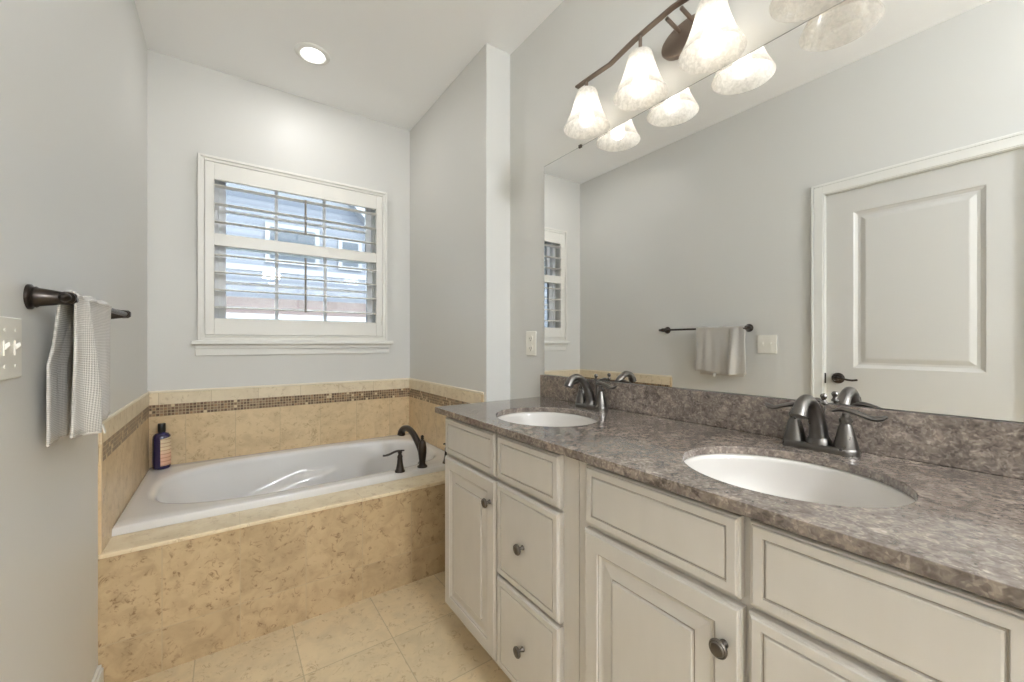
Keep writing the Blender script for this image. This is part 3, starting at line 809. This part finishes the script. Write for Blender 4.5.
# vanity faucets, centre-set with two lever handles
def faucet(label):
    FX, FY = 1.196, 0.0
    r = root('vanity_faucet', (FX, FY, CT), label, 'faucet', 'vanity faucets')
    # base plate: rounded bar
    m = MB(); n = 40; R = []
    for s, z in ((1, 0), (1, .008), (.96, .013), (.88, .016)):
        ring = []
        for i in range(n):
            t = 2*PI*i/n; c, q = math.cos(t), math.sin(t)
            yy = (.052 if q > 0 else -.052) + .027*s*q; ring.append((FX+.027*s*c, FY+yy, CT+z))
        R.append(ring)
    m.rings(R); m.build('base_plate', 'pewter', r, smooth=True)
    # spout
    m = MB(); pts = bez([(FX, FY, CT+.012), (FX-.006, FY, CT+.048), (FX-.022, FY, CT+.084), (FX-.045, FY, CT+.112), (FX-.076, FY, CT+.128), (FX-.106, FY, CT+.121), (FX-.120, FY, CT+.103)], 42)
    m.tube(pts, lerp_list([.0230, .0195, .0180, .0160, .0145, .0135, .0135, .014, .0155], len(pts)), seg=20)
    m.lathe([(.027, .014), (.026, .022), (.020, .034)], (FX, FY, CT), seg=24)
    m.build('spout', 'pewter', r, smooth=True)
    m = MB(); e = pts[-1]; m.lathe([(.0165, -.004), (.0165, .010), (.012, .011)], tuple(e), (-.45, 0, -.9), seg=20); m.build('aerator', 'pewter', r, smooth=True)
    m = MB(); m.lathe([(.003, .012), (.003, .108), (.009, .112), (.006, .116), (.0045, .120), (.008, .129), (.006, .134), (.002, .136)], (FX+.030, FY, CT), seg=16); m.lathe([(.012, .0), (.012, .012), (.006, .016)], (FX+.030, FY, CT), seg=16)
    m.build('lift_rod', 'pewter', r, smooth=True)
    for s in (1, -1):
        y = FY+s*.0525
        m = MB(); m.lathe([(.0245, .014), (.0235, .022), (.0195, .040), (.0145, .062), (.0110, .072), (.0130, .077), (.0130, .083), (.008, .088), (.007, .096)], (FX, y, CT), seg=26)
        h = m.build('handle', 'pewter', r, smooth=True)
        m = MB(); pts = bez([(FX+.004, y-s*.026, CT+.098), (FX+.002, y-s*.012, CT+.104), (FX, y, CT+.1055), (FX, y+s*.024, CT+.099), (FX+.002, y+s*.046, CT+.091), (FX+.004, y+s*.062, CT+.092), (FX+.005, y+s*.072, CT+.098)], 30)
        m.tube(pts, lerp_list([.005, .010, .0125, .0115, .0105, .0115, .0110, .006], len(pts)), seg=14, flat=(1, .5)); m.build('lever', 'pewter', h, smooth=True)
    return r
f0 = faucet('aged pewter two-lever faucet behind the sink nearest the camera')
f0.location.y = .380
f1 = copy_tree(f0); f1.location.y = 1.147; f1['label'] = 'aged pewter two-lever faucet behind the sink nearest the tub'

# ------------------------------------------------------------------ mirror
mr = root('wall_mirror', (XM, .75, 1.007), 'large frameless wall mirror above the vanity backsplash', 'mirror')
MY0, MY1, MZ0, MZ1 = -.030, 1.5215, 1.0075, 2.0216
box('mirror_back', 'mirror_edge', XM-.0045, XM, MY0, MY1, MZ0, MZ1, mr)
m = MB(); m.box(XM-.0052, XM-.0046, MY0+.001, MY1-.0012, MZ0+.001, MZ1-.0022); m.build('mirror_glass', 'mirror', mr)
for y in (1.276, .20):
    m = MB(); m.box(XM-.010, XM, y-.008, y+.008, MZ1-.006, MZ1+.007); m.build('mirror_clip', 'bronze', mr, bevel=.0015)

# ------------------------------------------------------------------ vanity light
LX, LY0 = 1.171, .765
vl = root('vanity_light', (XM, LY0, 2.187), 'four-shade bronze vanity light with wavy bar above the mirror', 'wall light')
m = MB(); rr = []
for s, t_ in ((1, 0), (1, .012), (.95, .019), (.8, .022)):
    rr.append([(XM-t_, LY0+.102*s*math.cos(2*PI*i/48), 2.188+.056*s*math.sin(2*PI*i/48)) for i in range(48)])
m.rings(rr); m.build('canopy', 'fixture', vl, smooth=True)
for y in (LY0+.026, LY0-.026):
    m = MB(); m.tube([(XM-.018, y, 2.212), (LX+.006, y, 2.224)], .0065); m.build('arm', 'fixture', vl, smooth=True)
# the bar: flat strip bent in a shallow wave, symmetric about the canopy
half = [(0, 2.240), (.045, 2.236), (.09, 2.232), (.147, 2.226), (.20, 2.216), (.255, 2.204), (.262, 2.203), (.34, 2.206), (.40, 2.207), (.437, 2.207)]
pl = [(LX, LY0+s, z) for s, z in half[::-1]] + [(LX, LY0-s, z) for s, z in half[1:]]
m = MB(); rings = []
for x, y, z in pl:
    rings.append([(x-.010, y, z-.0035), (x+.010, y, z-.0035), (x+.010, y, z+.0035), (x-.010, y, z+.0035)])
m.rings(rings); m.build('light_bar', 'fixture', vl, bevel=.001)
SHP = [(.030, .150), (.0385, .144), (.0430, .132), (.0480, .110), (.0550, .085), (.0640, .058), (.0750, .032), (.0850, .012), (.0910, .0)]
for k, y in enumerate((1.146, .890, .638, .3855)):
    s_ = abs(y-LY0); zb_ = 2.207 if s_ > .3 else 2.226
    z0 = 2.017; top = z0+.154
    m = MB(); m.tube([(LX, y, top-.008), (LX, y, zb_-.002)], .0062); m.lathe([(.020, top-.010), (.022, top-.002), (.016, top+.004), (.007, top+.006)], (LX, y, 0), seg=20)
    m.lathe([(.0135, 2.112), (.0145, 2.116), (.0145, top-.006)], (LX, y, 0), seg=18)
    st_ = m.build('lamp_stem', 'fixture', vl, smooth=True)
    prof = SHP[::-1]
    m = MB(); full = [(r, z0+z) for r, z in prof] + [(.018, top-.001), (.018, top-.004)] + [(r-.0022, z0+z-.0012) for r, z in SHP]
    m.lathe(full, (LX, y, 0), seg=48, cap0=False, cap1=False)
    lit = k < 3
    so = m.build('glass_shade', 'shade' if lit else 'shade_clear', vl, smooth=True, angle=70)
    if not lit: so['label'] = 'unlit frosted glass shade'
    if lit:
        m = MB(); m.lathe([(.0125, 2.112), (.0135, 2.100), (.022, 2.085), (.0275, 2.066), (.0275, 2.052), (.022, 2.038), (.012, 2.030), (.003, 2.028)], (LX, y, 0), seg=24)
        m.build('bulb', 'bulb', st_, smooth=True)
